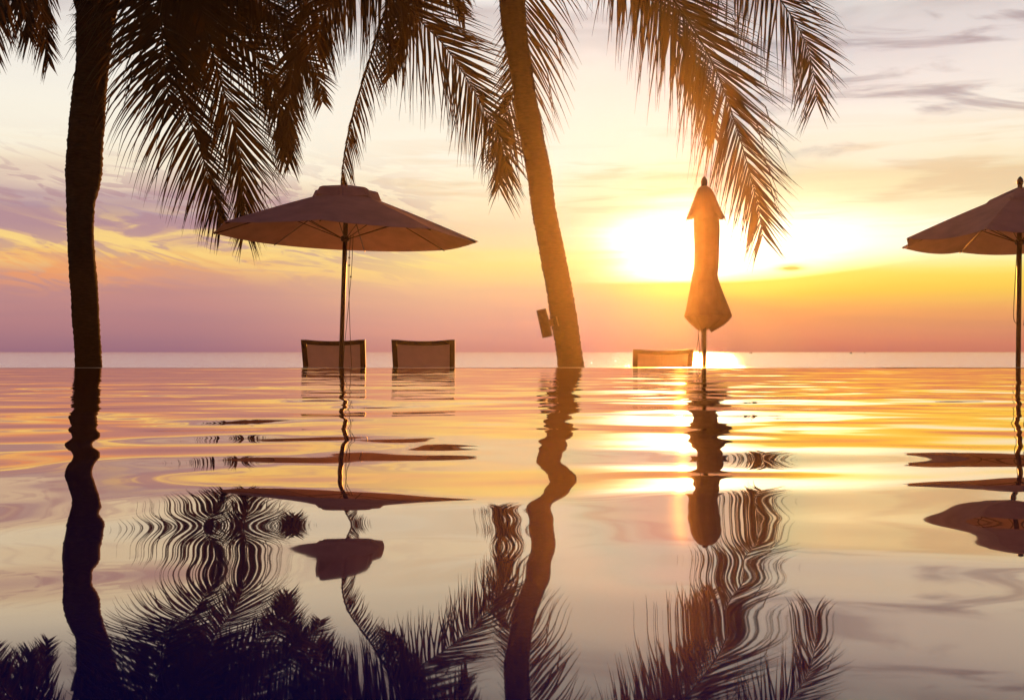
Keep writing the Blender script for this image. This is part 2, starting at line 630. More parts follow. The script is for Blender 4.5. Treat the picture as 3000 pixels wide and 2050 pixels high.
def pool_h(X, Yg):
    Z = np.zeros_like(X)
    calm = np.clip((Yg - 0.9) / 2.2, 0, 1) ** 1.5      # small ripples die out towards the sheltered near end
    for near, kx, ky, ph, a in WAVES:
        Z += a * np.sin(kx * X + ky * Yg + ph) * (near + (1 - near) * calm)
    fade = np.clip((WALL_Y - Yg) / 0.4, 0.15, 1) * (1 - 0.5 * np.clip((Yg - 1.6) / 3.0, 0, 1))
    return Z * fade


ys = [-2.5]
while ys[-1] < WALL_Y:
    ys.append(ys[-1] + (0.012 if 0.2 < ys[-1] else 0.04))
ys[-1] = WALL_Y
xs = np.concatenate([np.arange(-9, -4.5, 0.05), np.arange(-4.5, 4.5, 0.02), np.arange(4.5, 9.01, 0.05)])
pool = grid_sheet('pool_water', xs, np.array(ys), pool_h, M_pool)
tag(pool, kind='structure')

b = MB()
b.box((0, (WALL_Y - 2.5) / 2, -1.55), (18.2, WALL_Y + 2.5 + 0.2, 0.1))
tag(b.build('pool_floor', M_tile, smooth=False), kind='structure')
b = MB()
for k in range(12):                       # coping stones end to end
    b.box((-8.25 + k * 1.5, WALL_Y + 0.09, -0.0245 + random.uniform(-0.002, 0.0015)), (1.494, 0.17, 0.052), Matrix.Rotation(random.uniform(-0.0012, 0.0012), 3, 'Y'))
b.box((0, WALL_Y + 0.09, -0.80), (18.0, 0.16, 1.48))
lip = b.build('pool_edge', M_stone, smooth=False)
tag(lip, 'thin dark stone lip along the far edge of the infinity pool', 'pool edge')
b = MB()
b.add([(-60, WALL_Y + 0.2, DECK_Z), (60, WALL_Y + 0.2, DECK_Z), (60, 14.0, DECK_Z), (-60, 14.0, DECK_Z),
       (60, 14.2, -3.0), (-60, 14.2, -3.0)], [(0, 1, 2, 3), (3, 2, 4, 5)])
tag(b.build('terrace', M_deck, smooth=False), kind='structure')

sea = grid_sheet('sea', np.linspace(-3600, 3600, 41), np.concatenate([[14.4, 25, 50, 80, 150, 300, 600], np.linspace(1000, 6000, 11)]),
                 lambda X, Y_: np.full_like(X, -2.3), M_sea)
tag(sea, kind='structure')


# ------------------------------------------------------------------ palms
def trunk(name, prof, parent, Y=12.0, ring=0.05):
    """prof: (photo row, centre px, half width px) from bottom to top"""
    pr = [(P(x, y, Y), hw / F * Y) for y, x, hw in prof]
    dense = catmull([(p.x, p.y, p.z, r) for p, r in pr], 12)
    q, L = resample(dense, 260)
    n = 28
    vs, fs = [], []
    org = parent.location
    for i, (x, y, z, r) in enumerate(q):
        s = i / 259 * L
        ph = s / 0.062 + 0.35 * math.sin(2.3 * s)
        saw = (ph - math.floor(ph))
        rr0 = r * (1 - ring / 2 + ring * saw)
        for k in range(n):
            th = 2 * math.pi * k / n
            rr = rr0 * (1 + 0.02 * math.sin(3 * th + s * 2.1) + 0.018 * rng.normal() + 0.02 * math.sin(7.3 * s + 2 * math.sin(th + 1.7 * s)))
            dy_ = 0.012 * math.sin(th + s * 1.3)
            vs.append((x - org.x + rr * math.cos(th), y - org.y + rr * math.sin(th), z - org.z + dy_))
    for i in range(len(q) - 1):
        for k in range(n):
            k2 = (k + 1) % n
            fs.append((i * n + k, i * n + k2, (i + 1) * n + k2, (i + 1) * n + k))
    fs.append(tuple(range(n - 1, -1, -1)))
    fs.append(tuple((len(q) - 1) * n + k for k in range(n)))
    b = MB()
    b.add(vs, fs)
    return b.build(name, M_bark, parent)


DOWN = np.array([0, 0, -1.0])


def nrm(v):
    return v / (np.linalg.norm(v) + 1e-9)


def rotv(v, k, a):
    return v * math.cos(a) + np.cross(k, v) * math.sin(a) + k * np.dot(k, v) * (1 - math.cos(a))


def frond(parent, pts, Lp=0.9, Lm=0.9, ang=(62, 28), droop=0.35, t0=0.16, twist=0.0, space=0.030, w=0.040, curl=0.10,
          tipf=0.35, angm=None, droopm=None):
    """a coconut frond: midrib through pts (photo px, px, depth) with two rows of hanging leaflets"""
    org = np.array(parent.location)
    P3 = [np.array(P(a, b_, c_)) for a, b_, c_ in pts]
    q, L = resample(catmull(P3, 16), 160)
    T = np.gradient(q, axis=0)
    T /= np.linalg.norm(T, axis=1)[:, None]
    vs, fs = [], []
    n = int(L * (1 - t0) / space)
    for side in (1, -1):
        Lmax = Lp if side > 0 else Lm
        an = ang if side > 0 or angm is None else angm
        dr = droop if side > 0 or droopm is None else droopm
        if Lmax <= 0.02:
            continue
        for i in range(n):
            t = t0 + (1 - t0) * (i + 0.5 + random.uniform(-0.35, 0.35)) / n
            if random.random() < 0.03:
                continue
            u = (t - t0) / (1 - t0)
            f = (0.55 + 0.45 * min(1, u / 0.22)) * (1.0 - (1 - tipf) * max(0, (u - 0.45) / 0.55) ** 1.4)
            ln = Lmax * f * random.uniform(0.86, 1.08)
            fi = t * 159
            i0 = int(min(158, fi))
            p = q[i0] + (q[i0 + 1] - q[i0]) * (fi - i0)
            tt = T[i0]
            S = nrm(np.cross(tt, np.array([0, -1.0, 0])))
            S = rotv(S, tt, R(twist) * side)
            N = nrm(np.cross(S, tt))
            a = R(an[0] + (an[1] - an[0]) * u + random.gauss(0, 3.5))
            D = nrm(tt * math.cos(a) + S * side * math.sin(a) + N * random.gauss(0, 0.10))
            seg = 8
            ds = ln / seg
            roll = random.gauss(0, 0.38)
            ln *= 1.10
            ds = ln / seg
            ww = w * (0.75 + 0.25 * (1 - u)) * random.uniform(0.8, 1.15)
            base = len(vs)
            wob = random.gauss(0, curl)
            kink = random.random() < 0.10
            ki = random.randint(3, 5)
            for k in range(seg + 1):
                s = k / seg
                W = np.cross(N, D)
                W = rotv(nrm(W), D, roll + wob * s)
                prof = (0.45 + 0.55 * min(1, s / 0.18)) * max(0.05, 1 - max(0, (s - 0.22) / 0.78) ** 0.95)
                h = W * ww * 0.5 * prof
                vs.append(tuple(p - h - org))
                vs.append(tuple(p + h - org))
                p = p + D * ds
                D = nrm(D + DOWN * dr * ds * (0.5 + 1.6 * s) + np.array([random.gauss(0, .02), random.gauss(0, .02), 0]))
                if kink and k == ki:
                    D = nrm(D + DOWN * random.uniform(0.6, 2.0))
            for k in range(seg):
                j = base + 2 * k
                fs.append((j, j + 1, j + 3, j + 2))
    b = MB()
    b.v, b.f = vs, fs
    fr = b.build('frond', M_leaf, parent)
    r = MB()
    m = 48
    q2, _ = resample(q, m)
    r.tube([tuple(a - org) for a in q2], [0.030 * (1 - 0.86 * (k / (m - 1)) ** 0.7) for k in range(m)], 7)
    r.build('midrib', M_rachis, fr)
    return fr


def fibre_boot(parent, centre, r, h, n=240):
    """old leaf bases and hanging fibre where the fronds leave the trunk"""
    org = np.array(parent.location)
    b = MB()
    for k in range(14):
        th = k * 2.399
        z = random.uniform(-0.2, 0.6) * h
        a = np.array(centre) + [math.cos(th) * r * 0.75, math.sin(th) * r * 0.75, z - 0.25]
        e = np.array(centre) + [math.cos(th) * r * 1.25, math.sin(th) * r * 1.25, z + 0.15]
        b.tube([tuple(a - org), tuple((a + e) / 2 - org + [0, 0, -0.02]), tuple(e - org)], [0.055, 0.045, 0.03], 6)
    for k in range(n):
        th = random.uniform(0, 6.28)
        p = np.array(centre) + [math.cos(th) * r * 0.95, math.sin(th) * r * 0.95, random.uniform(-1.1, 0.3) * h]
        out = np.array([math.cos(th), math.sin(th), 0])
        d = nrm(out * random.uniform(0.2, 1.0) + np.array([random.gauss(0, .4), random.gauss(0, .4), random.uniform(-1.2, 0.2)]))
        ln = random.uniform(0.06, 0.2)
        pp = [p, p + d * ln * 0.5, p + d * ln * 0.8 + [random.gauss(0, .02), 0, -0.04]]
        b.tube([tuple(a - org) for a in pp], [0.004, 0.003, 0.0015], 3, False)
    return b.build('fibre_husk', M_fibre, parent)


# --- left palm
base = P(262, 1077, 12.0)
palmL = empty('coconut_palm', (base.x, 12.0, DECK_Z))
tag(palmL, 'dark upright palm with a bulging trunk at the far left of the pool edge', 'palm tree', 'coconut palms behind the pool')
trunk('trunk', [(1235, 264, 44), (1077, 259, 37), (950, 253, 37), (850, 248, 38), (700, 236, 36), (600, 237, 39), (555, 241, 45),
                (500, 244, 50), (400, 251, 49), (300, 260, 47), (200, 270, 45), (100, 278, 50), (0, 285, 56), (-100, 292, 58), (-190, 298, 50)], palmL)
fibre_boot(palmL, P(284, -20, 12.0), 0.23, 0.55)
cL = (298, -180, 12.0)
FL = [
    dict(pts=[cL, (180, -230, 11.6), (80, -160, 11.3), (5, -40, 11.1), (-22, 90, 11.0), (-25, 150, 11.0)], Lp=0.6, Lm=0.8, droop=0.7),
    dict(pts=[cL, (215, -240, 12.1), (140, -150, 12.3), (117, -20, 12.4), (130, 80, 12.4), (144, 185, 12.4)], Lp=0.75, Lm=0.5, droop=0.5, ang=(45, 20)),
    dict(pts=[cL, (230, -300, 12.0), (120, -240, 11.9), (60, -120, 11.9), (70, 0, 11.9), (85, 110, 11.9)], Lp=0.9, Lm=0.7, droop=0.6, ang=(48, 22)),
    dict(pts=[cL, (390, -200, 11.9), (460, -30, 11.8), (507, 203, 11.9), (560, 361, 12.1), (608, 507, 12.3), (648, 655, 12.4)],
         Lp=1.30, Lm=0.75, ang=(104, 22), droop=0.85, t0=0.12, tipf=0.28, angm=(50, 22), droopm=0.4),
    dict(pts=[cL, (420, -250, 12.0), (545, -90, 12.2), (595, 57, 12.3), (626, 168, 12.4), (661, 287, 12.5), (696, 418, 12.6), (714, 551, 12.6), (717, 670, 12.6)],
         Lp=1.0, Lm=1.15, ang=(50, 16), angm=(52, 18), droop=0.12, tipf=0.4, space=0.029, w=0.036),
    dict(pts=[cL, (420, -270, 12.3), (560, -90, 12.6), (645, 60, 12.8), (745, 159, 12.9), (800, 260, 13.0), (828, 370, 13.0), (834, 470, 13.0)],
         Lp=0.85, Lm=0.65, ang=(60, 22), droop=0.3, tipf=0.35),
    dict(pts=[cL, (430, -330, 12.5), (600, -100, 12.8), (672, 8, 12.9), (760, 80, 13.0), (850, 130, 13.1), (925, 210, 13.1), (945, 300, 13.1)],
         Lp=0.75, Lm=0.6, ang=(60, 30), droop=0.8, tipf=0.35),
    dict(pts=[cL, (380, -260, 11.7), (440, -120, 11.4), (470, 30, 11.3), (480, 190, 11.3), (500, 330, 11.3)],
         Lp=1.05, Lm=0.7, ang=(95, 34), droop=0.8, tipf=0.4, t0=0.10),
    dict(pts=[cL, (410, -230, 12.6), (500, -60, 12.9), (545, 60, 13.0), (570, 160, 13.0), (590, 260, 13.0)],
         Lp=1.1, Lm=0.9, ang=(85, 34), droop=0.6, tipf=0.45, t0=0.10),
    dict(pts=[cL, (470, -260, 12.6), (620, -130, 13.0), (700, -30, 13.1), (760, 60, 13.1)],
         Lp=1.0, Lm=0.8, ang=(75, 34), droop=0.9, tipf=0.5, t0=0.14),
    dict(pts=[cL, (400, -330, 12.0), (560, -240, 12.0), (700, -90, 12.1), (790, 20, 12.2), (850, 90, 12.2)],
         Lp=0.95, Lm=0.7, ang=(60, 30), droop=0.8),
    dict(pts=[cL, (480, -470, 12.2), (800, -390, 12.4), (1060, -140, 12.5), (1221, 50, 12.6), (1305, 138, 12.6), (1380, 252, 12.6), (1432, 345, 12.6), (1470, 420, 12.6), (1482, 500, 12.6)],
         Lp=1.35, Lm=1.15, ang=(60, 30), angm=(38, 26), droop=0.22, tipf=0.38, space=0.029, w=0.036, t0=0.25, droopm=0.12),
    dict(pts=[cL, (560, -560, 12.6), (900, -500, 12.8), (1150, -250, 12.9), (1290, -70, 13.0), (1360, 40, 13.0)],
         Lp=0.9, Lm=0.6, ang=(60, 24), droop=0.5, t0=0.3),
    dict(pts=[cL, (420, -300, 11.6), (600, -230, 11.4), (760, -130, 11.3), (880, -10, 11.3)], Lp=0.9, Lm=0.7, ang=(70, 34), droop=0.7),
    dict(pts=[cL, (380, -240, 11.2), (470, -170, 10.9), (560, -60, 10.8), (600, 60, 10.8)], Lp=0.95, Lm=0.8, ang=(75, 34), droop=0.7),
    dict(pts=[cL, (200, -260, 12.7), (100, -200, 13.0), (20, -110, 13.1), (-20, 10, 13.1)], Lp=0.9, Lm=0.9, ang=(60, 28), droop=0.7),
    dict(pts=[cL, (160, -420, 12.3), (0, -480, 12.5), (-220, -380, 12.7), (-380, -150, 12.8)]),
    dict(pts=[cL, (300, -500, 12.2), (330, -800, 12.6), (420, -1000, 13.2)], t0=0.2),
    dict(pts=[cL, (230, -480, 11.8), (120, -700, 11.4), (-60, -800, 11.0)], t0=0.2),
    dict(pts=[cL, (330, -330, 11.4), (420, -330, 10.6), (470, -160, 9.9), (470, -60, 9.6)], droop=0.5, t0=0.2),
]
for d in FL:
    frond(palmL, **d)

# --- centre palm
base = P(1672, 1077, 12.0)
palmC = empty('coconut_palm', (base.x, 12.0, DECK_Z))
tag(palmC, 'tall palm leaning left in the middle, with a cylinder lamp strapped low on its trunk', 'palm tree', 'coconut palms behind the pool')
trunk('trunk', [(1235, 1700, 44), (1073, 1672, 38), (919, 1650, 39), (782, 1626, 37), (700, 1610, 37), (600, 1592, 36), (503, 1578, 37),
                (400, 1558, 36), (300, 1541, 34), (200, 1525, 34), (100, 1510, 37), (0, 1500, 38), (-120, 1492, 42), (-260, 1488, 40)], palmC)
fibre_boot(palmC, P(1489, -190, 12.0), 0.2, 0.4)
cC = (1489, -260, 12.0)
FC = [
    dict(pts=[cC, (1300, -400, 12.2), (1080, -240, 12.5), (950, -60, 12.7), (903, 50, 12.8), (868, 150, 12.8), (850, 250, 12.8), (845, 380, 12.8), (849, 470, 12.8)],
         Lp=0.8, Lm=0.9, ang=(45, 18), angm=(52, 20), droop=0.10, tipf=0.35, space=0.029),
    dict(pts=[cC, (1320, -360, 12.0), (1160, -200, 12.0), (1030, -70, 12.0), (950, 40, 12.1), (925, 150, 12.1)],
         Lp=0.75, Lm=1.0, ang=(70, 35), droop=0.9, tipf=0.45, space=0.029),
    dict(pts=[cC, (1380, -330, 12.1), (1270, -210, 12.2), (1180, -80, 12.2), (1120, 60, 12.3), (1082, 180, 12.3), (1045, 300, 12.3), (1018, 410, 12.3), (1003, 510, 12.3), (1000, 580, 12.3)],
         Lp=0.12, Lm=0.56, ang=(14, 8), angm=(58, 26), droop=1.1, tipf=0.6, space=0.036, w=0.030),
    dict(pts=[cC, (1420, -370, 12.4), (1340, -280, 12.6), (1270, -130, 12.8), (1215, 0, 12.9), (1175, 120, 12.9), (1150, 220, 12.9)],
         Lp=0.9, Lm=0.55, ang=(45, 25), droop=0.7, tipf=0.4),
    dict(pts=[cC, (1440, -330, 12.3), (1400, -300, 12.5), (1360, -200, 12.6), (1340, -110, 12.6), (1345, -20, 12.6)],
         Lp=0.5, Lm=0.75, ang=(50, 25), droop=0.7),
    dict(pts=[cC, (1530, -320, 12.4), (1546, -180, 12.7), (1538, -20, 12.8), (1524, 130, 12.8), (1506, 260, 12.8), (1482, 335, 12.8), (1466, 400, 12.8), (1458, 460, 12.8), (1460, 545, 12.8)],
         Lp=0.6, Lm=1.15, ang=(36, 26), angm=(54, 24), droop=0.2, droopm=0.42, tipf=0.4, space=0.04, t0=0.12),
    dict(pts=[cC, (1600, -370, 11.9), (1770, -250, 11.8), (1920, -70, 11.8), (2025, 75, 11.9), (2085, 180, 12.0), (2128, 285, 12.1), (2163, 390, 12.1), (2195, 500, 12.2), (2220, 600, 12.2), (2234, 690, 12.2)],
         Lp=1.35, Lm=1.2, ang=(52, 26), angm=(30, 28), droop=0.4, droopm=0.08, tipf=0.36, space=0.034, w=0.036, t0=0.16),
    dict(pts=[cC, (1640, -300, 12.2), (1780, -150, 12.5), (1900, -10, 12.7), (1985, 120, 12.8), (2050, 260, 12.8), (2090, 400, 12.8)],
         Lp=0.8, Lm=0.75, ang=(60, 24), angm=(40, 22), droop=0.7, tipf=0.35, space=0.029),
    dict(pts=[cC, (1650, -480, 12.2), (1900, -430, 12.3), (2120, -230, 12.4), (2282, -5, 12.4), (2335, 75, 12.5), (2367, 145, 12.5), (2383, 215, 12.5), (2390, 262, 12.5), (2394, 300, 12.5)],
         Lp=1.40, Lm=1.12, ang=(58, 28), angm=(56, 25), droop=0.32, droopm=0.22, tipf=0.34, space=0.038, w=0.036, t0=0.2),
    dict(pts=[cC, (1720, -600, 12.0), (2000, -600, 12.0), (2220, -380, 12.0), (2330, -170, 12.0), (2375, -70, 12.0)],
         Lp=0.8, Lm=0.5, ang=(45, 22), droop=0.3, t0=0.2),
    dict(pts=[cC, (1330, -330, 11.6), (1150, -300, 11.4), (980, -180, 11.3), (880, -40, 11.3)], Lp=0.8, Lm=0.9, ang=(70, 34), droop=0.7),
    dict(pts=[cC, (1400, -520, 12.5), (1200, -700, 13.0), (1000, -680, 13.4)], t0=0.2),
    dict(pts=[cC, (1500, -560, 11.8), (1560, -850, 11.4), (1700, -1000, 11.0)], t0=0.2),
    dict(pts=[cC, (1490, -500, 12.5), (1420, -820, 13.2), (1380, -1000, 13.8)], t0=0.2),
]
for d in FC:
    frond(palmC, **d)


# ------------------------------------------------------------------ umbrellas
def umb_canopy(r, rise, sag, rot, n=8, nr=14, na=10, scallop=0.0, thick=0.006):
    """octagonal canvas: straight ribs, cloth dipping a little between them; top and bottom skin"""
    b = MB()
    rings = []
    for j in range(nr + 1):
        t = 0.03 + 0.97 * j / nr
        ring = []
        for i in range(n * na):
            k, u = divmod(i, na)
            u /= na
            a0 = rot + 2 * math.pi * k / n
            a1 = rot + 2 * math.pi * (k + 1) / n
            p0 = Vector((math.cos(a0), math.sin(a0), 0)) * r * t
            p1 = Vector((math.cos(a1), math.sin(a1), 0)) * r * t
            p = p0.lerp(p1, u)
            z = rise * (1 - t) ** 1.0 + 0.02 * rise * math.sin(math.pi * t)
            dip = 4 * u * (1 - u)
            z -= sag * dip * t * (0.6 + 0.4 * t)
            p = p * (1 - scallop * dip * t)
            ring.append(Vector((p.x, p.y, z)))
        rings.append(ring)
    m = n * na
    vs = [p for rg in rings for p in rg]
    tot = len(vs)
    vs += [p + Vector((0, 0, -thick)) for p in vs]
    fs = []
    for j in range(nr):
        for i in range(m):
            i2 = (i + 1) % m
            fs.append((j * m + i, (j + 1) * m + i, (j + 1) * m + i2, j * m + i2))
            fs.append((tot + j * m + i, tot + j * m + i2, tot + (j + 1) * m + i2, tot + (j + 1) * m + i))
    for i in range(m):
        i2 = (i + 1) % m
        fs.append((nr * m + i, tot + nr * m + i, tot + nr * m + i2, nr * m + i2))
        fs.append((i2, tot + i2, tot + i, i))
    b.add(vs, fs)
    return b


def finial(parent, z):
    b = MB()
    b.lathe([(0.012, 0), (0.028, 0.006), (0.034, 0.03), (0.030, 0.055), (0.017, 0.078), (0.002, 0.092)], 16, (0, 0, z))
    return b.build('finial', M_wood, parent)


def cord(parent, pts, knots=()):
    b = MB()
    q, _ = resample(catmull(pts, 8), 40)
    b.tube([tuple(p) for p in q], 0.0035, 6)
    for kx in knots:
        b.lathe([(0.002, -0.012), (0.009, -0.006), (0.010, 0.004), (0.002, 0.012)], 8, kx)
    return b.build('cord', M_rope, parent)


def open_umbrella(name, loc, tilt, r, z_rim, z_top, rot, sag, scallop, cap_r, cap_h, lift, hem, label, finial_on=True):
    e = empty(name, loc, tilt)
    tag(e, label, 'umbrella', 'beach umbrellas on the terrace')
    rise = z_top - z_rim
    c1 = umb_canopy(r, rise, sag, rot, scallop=scallop)
    for i, v in enumerate(c1.v):
        c1.v[i] = (v[0], v[1], v[2] + z_rim)
    canopy = c1.build('canopy', M_canvas, e, smooth=False)
    c2 = umb_canopy(cap_r, cap_h, 0.012, rot, nr=10, scallop=0.02)
    zc = z_rim + rise * (1 - cap_r / r) + lift
    vv = []
    for v in c2.v:
        rr = math.hypot(v[0], v[1])
        bend = hem * (1 if rr > cap_r * 0.90 else 0)          # turned-down hem of the vent cap
        vv.append((v[0], v[1], v[2] + zc - bend + 0.012 * math.sin(5 * math.atan2(v[1], v[0]))))
    c2.v = vv
    c2.build('vent_cap', M_canvas, e, smooth=False)
    b = MB()
    b.tube([(0, 0, 0), (0, 0, z_top + (0.06 if finial_on else 0.0))], 0.0245, 16)
    b.build('pole', M_wood, e)
    for k in range(8):
        a = rot + 2 * math.pi * k / 8
        b = MB()
        d = Vector((math.cos(a), math.sin(a), 0))
        p0 = Vector((0, 0, z_top - 0.03))
        p1 = d * (r * 0.99) + Vector((0, 0, z_rim - 0.014))
        b.tube([p0, p0.lerp(p1, 0.5) + Vector((0, 0, -0.006)), p1], 0.006, 6)
        rb = b.build('rib', M_wood, e)
        b = MB()
        m_ = p0.lerp(p1, 0.5) + Vector((0, 0, -0.02))
        b.tube([(d.x * 0.03, d.y * 0.03, z_rim - 0.02), m_], 0.005, 6)
        b.build('strut', M_wood, rb)
    b = MB()
    b.lathe([(0.03, 0), (0.045, 0.01), (0.045, 0.05), (0.03, 0.06)], 14, (0, 0, z_rim - 0.05))
    b.build('hub', M_wood, e)
    if finial_on:
        finial(e, z_top + 0.05)
    b = MB()
    b.lathe([(0.26, 0), (0.27, 0.03), (0.25, 0.07), (0.05, 0.09), (0.035, 0.22)], 24, (0, 0, 0))
    b.build('base', M_stone, e)
    return e


UY = 10.5
# left umbrella: heights measured from the terrace
gx = (1003 - PX) / F * UY
zr = (EYE + (HORIZON - 694) / F * UY) - DECK_Z
zt = (EYE + (HORIZON - 545) / F * UY) - DECK_Z
lean = R(1.9)
u1 = open_umbrella('beach_umbrella', (gx - 0.035, UY, DECK_Z), (0, lean, 0), 1.40, zr, zt - 0.02, 0.0, 0.012, 0.0, 0.375, 0.06, 0.10, 0.075,
                   'open brown canvas umbrella standing over two mesh chairs', False)
cord(u1, [(0.06, -0.03, zr + 0.02), (0.055, -0.03, zr - 0.25), (0.065, -0.03, zr - 0.6), (0.10, -0.03, zr - 1.15), (0.13, -0.03, zr - 1.5), (0.10, -0.03, zr - 1.36)],
     [(0.055, -0.03, zr - 0.22), (0.057, -0.03, zr - 0.3)])
cord(u1, [(0.09, -0.04, zr + 0.02), (0.085, -0.04, zr - 0.35), (0.06, -0.04, zr - 0.8), (0.035, -0.04, zr - 1.2), (0.03, -0.04, zr - 1.4)],
     [(0.08, -0.04, zr - 0.42)])

# right umbrella
UY2 = 10.6
gx = (2984 - PX) / F * UY2
zr = (EYE + (HORIZON - 704) / F * UY2) - DECK_Z
zt = (EYE + (HORIZON - 556) / F * UY2) - DECK_Z
u2 = open_umbrella('beach_umbrella', (gx - 0.01, UY2, DECK_Z), (0, R(0.6), 0), 1.24, zr, zt, R(4), 0.045, 0.03, 0.37, 0.15, 0.035, 0.02,
                   'open umbrella with sagging canvas cut by the right edge of the view')
cord(u2, [(-0.035, -0.03, zr), (-0.05, -0.03, zr - 0.3), (-0.07, -0.03, zr - 0.75), (-0.06, -0.03, zr - 0.86), (-0.02, -0.03, zr - 0.90)])
cord(u2, [(0.04, -0.03, zr - 0.1), (0.05, -0.03, zr - 0.35), (0.085, -0.03, zr - 0.75), (0.07, -0.03, zr - 0.86), (0.03, -0.03, zr - 0.90)])
cord(u2, [(0.09, -0.03, zr - 0.05), (0.085, -0.03, zr - 0.45), (0.06, -0.03, zr - 0.7), (0.04, -0.03, zr - 0.9)])

# folded umbrella
UY3 = 10.5
gx = (2063 - PX) / F * UY3


def zz(py):
    return (EYE + (HORIZON - py) / F * UY3) - DECK_Z


S3 = UY3 / F
u3 = empty('folded_umbrella', (gx, UY3, DECK_Z))
tag(u3, 'closed umbrella with flared hood and hem, standing in front of the sun', 'umbrella', 'beach umbrellas on the terrace')


def folded_skin(prof, pleats, depth, ragged=0.0, seed=1):
    """prof: (row, left offset px, right offset px)"""
    rr = random.Random(seed)
    n = 72
    rows = []
    d = catmull([(a, b_, c_) for a, b_, c_ in prof], 7)
    jag = [rr.uniform(-1, 1) for _ in range(24)]
    for j, (y, lft, rgt) in enumerate(d):
        s = j / (len(d) - 1)
        ring = []
        for i in range(n):
            th = 2 * math.pi * i / n
            w_ = ((rgt - lft) / 2) * S3
            cx = ((rgt + lft) / 2) * S3
            pl = 1 - depth * s * (0.5 + 0.5 * math.cos(pleats * th + 0.6 * math.sin(3 * s + th)))
            x = cx + w_ * math.cos(th) * (pl if abs(math.cos(th)) < 0.94 else 1)
            y_ = w_ * 0.85 * math.sin(th) * pl
            z = zz(y)
            if ragged and s > 0.8:
                z += ragged * jag[i * 24 // n] * (s - 0.8) / 0.2
            ring.append((x, y_, z))
        rows.append(ring)
    b = MB()
    vs = [p for r_ in rows for p in r_]
    tot = len(vs)
    inner = [(x * 0.965, y_ * 0.965, z) for (x, y_, z) in vs]
    fs = []
    m = len(rows)
    for j in range(m - 1):
        for i in range(n):
            i2 = (i + 1) % n
            fs.append((j * n + i, (j + 1) * n + i, (j + 1) * n + i2, j * n + i2))
            fs.append((tot + j * n + i, tot + j * n + i2, tot + (j + 1) * n + i2, tot + (j + 1) * n + i))
    for i in range(n):
        i2 = (i + 1) % n
        fs.append(((m - 1) * n + i, tot + (m - 1) * n + i, tot + (m - 1) * n + i2, (m - 1) * n + i2))
    b.add(vs + inner, fs)
    return b


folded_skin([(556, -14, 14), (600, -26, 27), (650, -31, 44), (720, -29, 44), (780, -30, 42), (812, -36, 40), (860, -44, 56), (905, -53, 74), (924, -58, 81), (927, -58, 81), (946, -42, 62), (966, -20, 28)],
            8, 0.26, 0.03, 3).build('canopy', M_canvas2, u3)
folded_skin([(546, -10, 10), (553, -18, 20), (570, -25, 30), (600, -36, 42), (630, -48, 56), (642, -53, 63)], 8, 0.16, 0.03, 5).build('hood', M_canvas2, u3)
b = MB()
b.tube([(0, 0, 0), (0, 0, zz(548))], 0.0245, 16)
b.build('pole', M_wood, u3)
b = MB()
b.lathe([(0.020, 0), (0.031, 0.008), (0.036, 0.035), (0.034, 0.065), (0.020, 0.095), (0.003, 0.112)], 16, (0, 0, zz(547)))
b.build('finial', M_wood, u3)
b = MB()
b.lathe([(0.26, 0), (0.27, 0.03), (0.25, 0.07), (0.05, 0.09), (0.035, 0.22)], 24, (0, 0, 0))
b.build('base', M_stone, u3)
cord(u3, [(-0.068, -0.02, zz(955)), (-0.066, -0.02, zz(990)), (-0.085, -0.02, zz(1030)), (-0.083, -0.02, zz(1068)), (-0.062, -0.02, zz(1062)), (-0.05, -0.02, zz(1040)), (-0.055, -0.02, zz(1010)), (-0.066, -0.02, zz(975))],
     [(-0.052, -0.02, zz(1034)), (-0.045, -0.02, zz(1042)), (-0.05, -0.02, zz(1048))])
cord(u3, [(-0.035, -0.02, zz(950)), (-0.033, -0.02, zz(1000)), (-0.036, -0.02, zz(1030)), (-0.045, -0.02, zz(1042))])


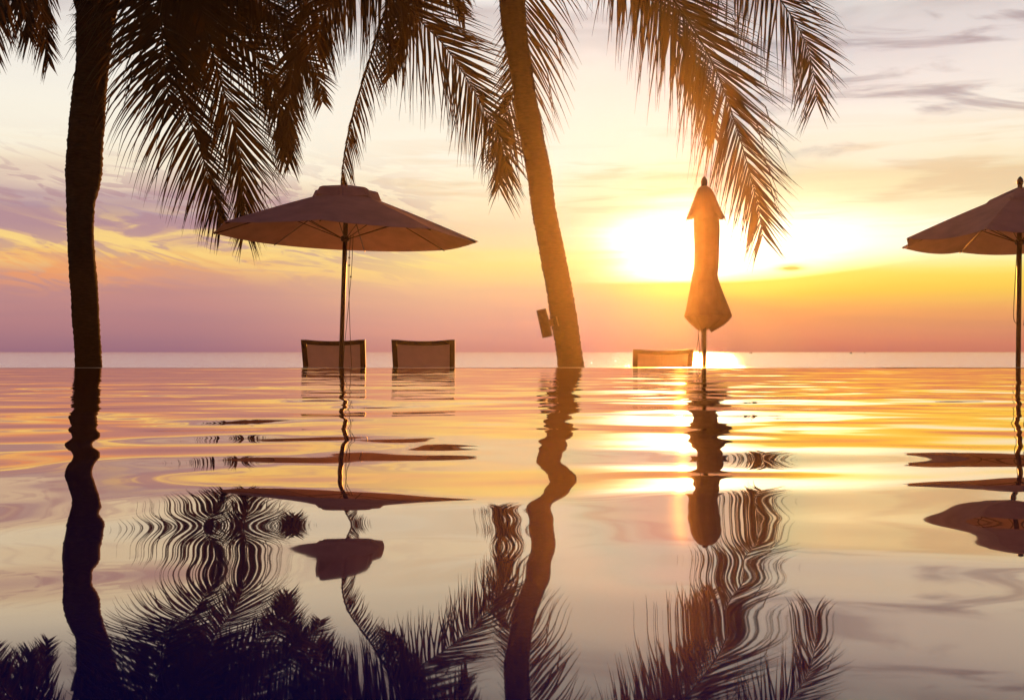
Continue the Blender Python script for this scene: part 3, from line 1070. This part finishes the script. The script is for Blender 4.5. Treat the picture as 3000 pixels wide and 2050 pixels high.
# ------------------------------------------------------------------ chairs (backs towards the pool)
def chair(name, x, y, top, w, label, group, dip=0.016):
    e = empty(name, (x, y, DECK_Z))
    tag(e, label, 'chair', group)
    t = top - DECK_Z
    ft = 0.058
    hw = w / 2
    lean_ = 0.16            # backrest top leans towards the pool
    zb = 0.36

    def bp(u, z):           # point on the backrest plane
        return Vector((u, -lean_ * (z - zb) / (t - zb), z))
    # back posts
    for s in (-1, 1):
        b = MB()
        q = [bp(s * (hw - ft / 2 - 0.010 * (1 - (z_ - zb) / (t - zb))), z_) for z_ in np.linspace(zb, t, 6)]
        vs, fs = [], []
        for p in q:
            for (a, c_) in ((-1, -1), (1, -1), (1, 1), (-1, 1)):
                vs.append((p.x + a * ft / 2, p.y + c_ * 0.017, p.z))
        for j in range(len(q) - 1):
            for k in range(4):
                k2 = (k + 1) % 4
                fs.append((j * 4 + k, j * 4 + k2, j * 4 + 4 + k2, j * 4 + 4 + k))
        fs += [(3, 2, 1, 0), tuple(len(vs) - 4 + k for k in range(4))]
        b.add(vs, fs)
        b.build('back_post', M_frame, e, smooth=False)
    # curved top rail (dips in the middle), butted between the posts
    b = MB()
    vs, fs = [], []
    m = 16
    hi = hw - ft - 0.001
    for j in range(m + 1):
        u = -1 + 2 * j / m
        d_ = -dip * (1 - u * u)
        for (a, c_) in ((-1, -1), (1, -1), (1, 1), (-1, 1)):
            p = bp(u * hi, t - ft * 0.43 + d_ + (0.5 * c_) * ft * 0.86)
            vs.append((p.x, p.y + a * 0.016, p.z))
    for j in range(m):
        for k in range(4):
            k2 = (k + 1) % 4
            fs.append((j * 4 + k, j * 4 + k2, j * 4 + 4 + k2, j * 4 + 4 + k))
    fs += [(3, 2, 1, 0), tuple(len(vs) - 4 + k for k in range(4))]
    b.add(vs, fs)
    b.build('top_rail', M_frame, e, smooth=False)
    # sling
    b = MB()
    vs, fs = [], []
    nz, nx = 8, 12
    for j in range(nz + 1):
        z_ = zb + (t - ft * 0.55 - dip - zb) * j / nz
        for i in range(nx + 1):
            u = -1 + 2 * i / nx
            p = bp(u * (hi - 0.001), z_)
            vs.append((p.x, p.y + 0.018 * (1 - u * u), p.z))
    k0 = len(vs)
    vs += [(a, b_ + 0.004, c_) for a, b_, c_ in vs]
    for j in range(nz):
        for i in range(nx):
            a = j * (nx + 1) + i
            fs.append((a, a + 1, a + nx + 2, a + nx + 1))
            fs.append((k0 + a, k0 + a + nx + 1, k0 + a + nx + 2, k0 + a + 1))
    b.add(vs, fs)
    b.build('backrest', M_mesh, e)
    b = MB()
    b.box((0, 0.30, 0.37), (w - 0.12, 0.54, 0.012))
    b.build('seat', M_mesh, e, smooth=False)
    for s in (-1, 1):
        b = MB()
        b.box((s * (hw - ft / 2), 0.29, 0.335), (ft, 0.60, 0.045))
        b.build('seat_rail', M_frame, e, smooth=False)
        for yy in (0.03, 0.56):
            b = MB()
            b.box((s * (hw - ft / 2), yy, 0.156), (0.045, 0.045, 0.31))
            b.build('leg', M_frame, e, smooth=False)
    return e


CY = 11.15


def at(px, Y):
    return (px - PX) / F * Y


G_CH = 'mesh chairs with their backs to the pool'
chair('patio_chair', at(976, CY), CY + 0.16, EYE + (HORIZON - 995) / F * CY, 188 / F * CY,
      'mesh-backed chair directly behind the pole of the open umbrella', G_CH)
chair('patio_chair', at(1240, CY), CY + 0.16, EYE + (HORIZON - 995) / F * CY, 186 / F * CY,
      'mesh-backed chair to the right of the umbrella pole, standing clear against the sea', G_CH)
CY3 = 11.7
chair('patio_chair', at(1943, CY3), CY3 + 0.16, EYE + (HORIZON - 1023) / F * CY3, 178 / F * CY3,
      'lower mesh-backed chair just left of the closed umbrella', G_CH)

# ------------------------------------------------------------------ lamp on the leaning palm
LY = 11.93
lc = P(1595, 947, LY)
lamp = empty('tree_lamp', tuple(lc), (0, R(-12.5), 0))
tag(lamp, 'unlit cylinder lamp fixed to the leaning palm trunk', 'lamp')
b = MB()
b.lathe([(0.055, -0.168), (0.061, -0.170), (0.0635, -0.163), (0.0635, 0.163), (0.061, 0.170), (0.055, 0.168)], 28)
b.build('housing', M_lampmetal, lamp)
for s in (-1, 1):
    b = MB()
    b.lathe([(0.001, 0.1695 * s), (0.052, 0.1705 * s)] if s > 0 else [(0.052, 0.1705 * s), (0.001, 0.1695 * s)], 24)
    b.build('lens', M_glass, lamp)
b = MB()
b.box((0.105, 0, -0.01), (0.10, 0.06, 0.085))
b.box((0.155, -0.02, -0.01), (0.014, 0.12, 0.115))
b.build('bracket', M_lampmetal, lamp, smooth=False)


# ------------------------------------------------------------------ boats on the horizon
def boat(px, Y, L, label):
    e = empty('fishing_boat', ((px - PX) / F * Y, Y, -2.3), (0, 0, R(random.uniform(-15, 15))))
    tag(e, label, 'boat', 'boats on the horizon')
    b = MB()
    vs, fs = [], []
    m = 10
    for j in range(m + 1):
        u = -1 + 2 * j / m
        wd = L * 0.14 * (1 - abs(u) ** 2.4) + 0.02
        sh = L * 0.04 * u * u
        x = u * L / 2
        vs += [(x, -wd, L * 0.10 + sh), (x * 0.9, -wd * 0.5, -0.1), (x * 0.9, wd * 0.5, -0.1), (x, wd, L * 0.10 + sh)]
    for j in range(m):
        for k in range(4):
            k2 = (k + 1) % 4
            fs.append((j * 4 + k, j * 4 + k2, j * 4 + 4 + k2, j * 4 + 4 + k))
    fs += [(3, 2, 1, 0), tuple(len(vs) - 4 + k for k in range(4))]
    b.add(vs, fs)
    b.build('hull', M_boat, e, smooth=False)
    b = MB()
    b.box((L * 0.1, 0, L * 0.20), (L * 0.3, L * 0.16, L * 0.18))
    b.box((L * 0.1, 0, L * 0.30), (L * 0.36, L * 0.2, L * 0.02))
    b.build('cabin', M_boat, e, smooth=False)
    b = MB()
    b.tube([(-L * 0.1, 0, L * 0.1), (-L * 0.1, 0, L * 0.45)], L * 0.008, 6)
    b.build('mast', M_boat, e)


boat(2200, 1500, 5.5, 'small low boat on the horizon nearest the closed umbrella')
boat(2493, 1400, 5.0, 'dark boat with a cabin on the horizon between the umbrellas')
boat(2533, 2200, 4.0, 'faint tiny boat just right of the darker cabin boat')

# ------------------------------------------------------------------ scattering volume added to imitate lens glare round the sun
m, gg, out = mat('glare_haze')
pv = gg.n('ShaderNodeVolumePrincipled')
pv.inputs['Color'].default_value = (0.98, 0.84, 0.72, 1)
pv.inputs['Density'].default_value = GLARE_D
pv.inputs['Anisotropy'].default_value = 0.905
gg.link(pv.outputs[0], out.inputs['Volume'])
b = MB()
hx0, hx1, hy0, hy1, hz0, hz1 = -61, 61, -4.0, 14.3, -4.0, 9.2
b.add([(hx0, hy0, hz0), (hx1, hy0, hz0), (hx1, hy1, hz0), (hx0, hy1, hz0), (hx0, hy0, hz1), (hx1, hy0, hz1), (hx1, hy1, hz1), (hx0, hy1, hz1)],
      [(0, 3, 2, 1), (4, 5, 6, 7), (0, 1, 5, 4), (1, 2, 6, 5), (2, 3, 7, 6), (3, 0, 4, 7)])
tag(b.build('glare_haze', m, smooth=False), kind='stuff')
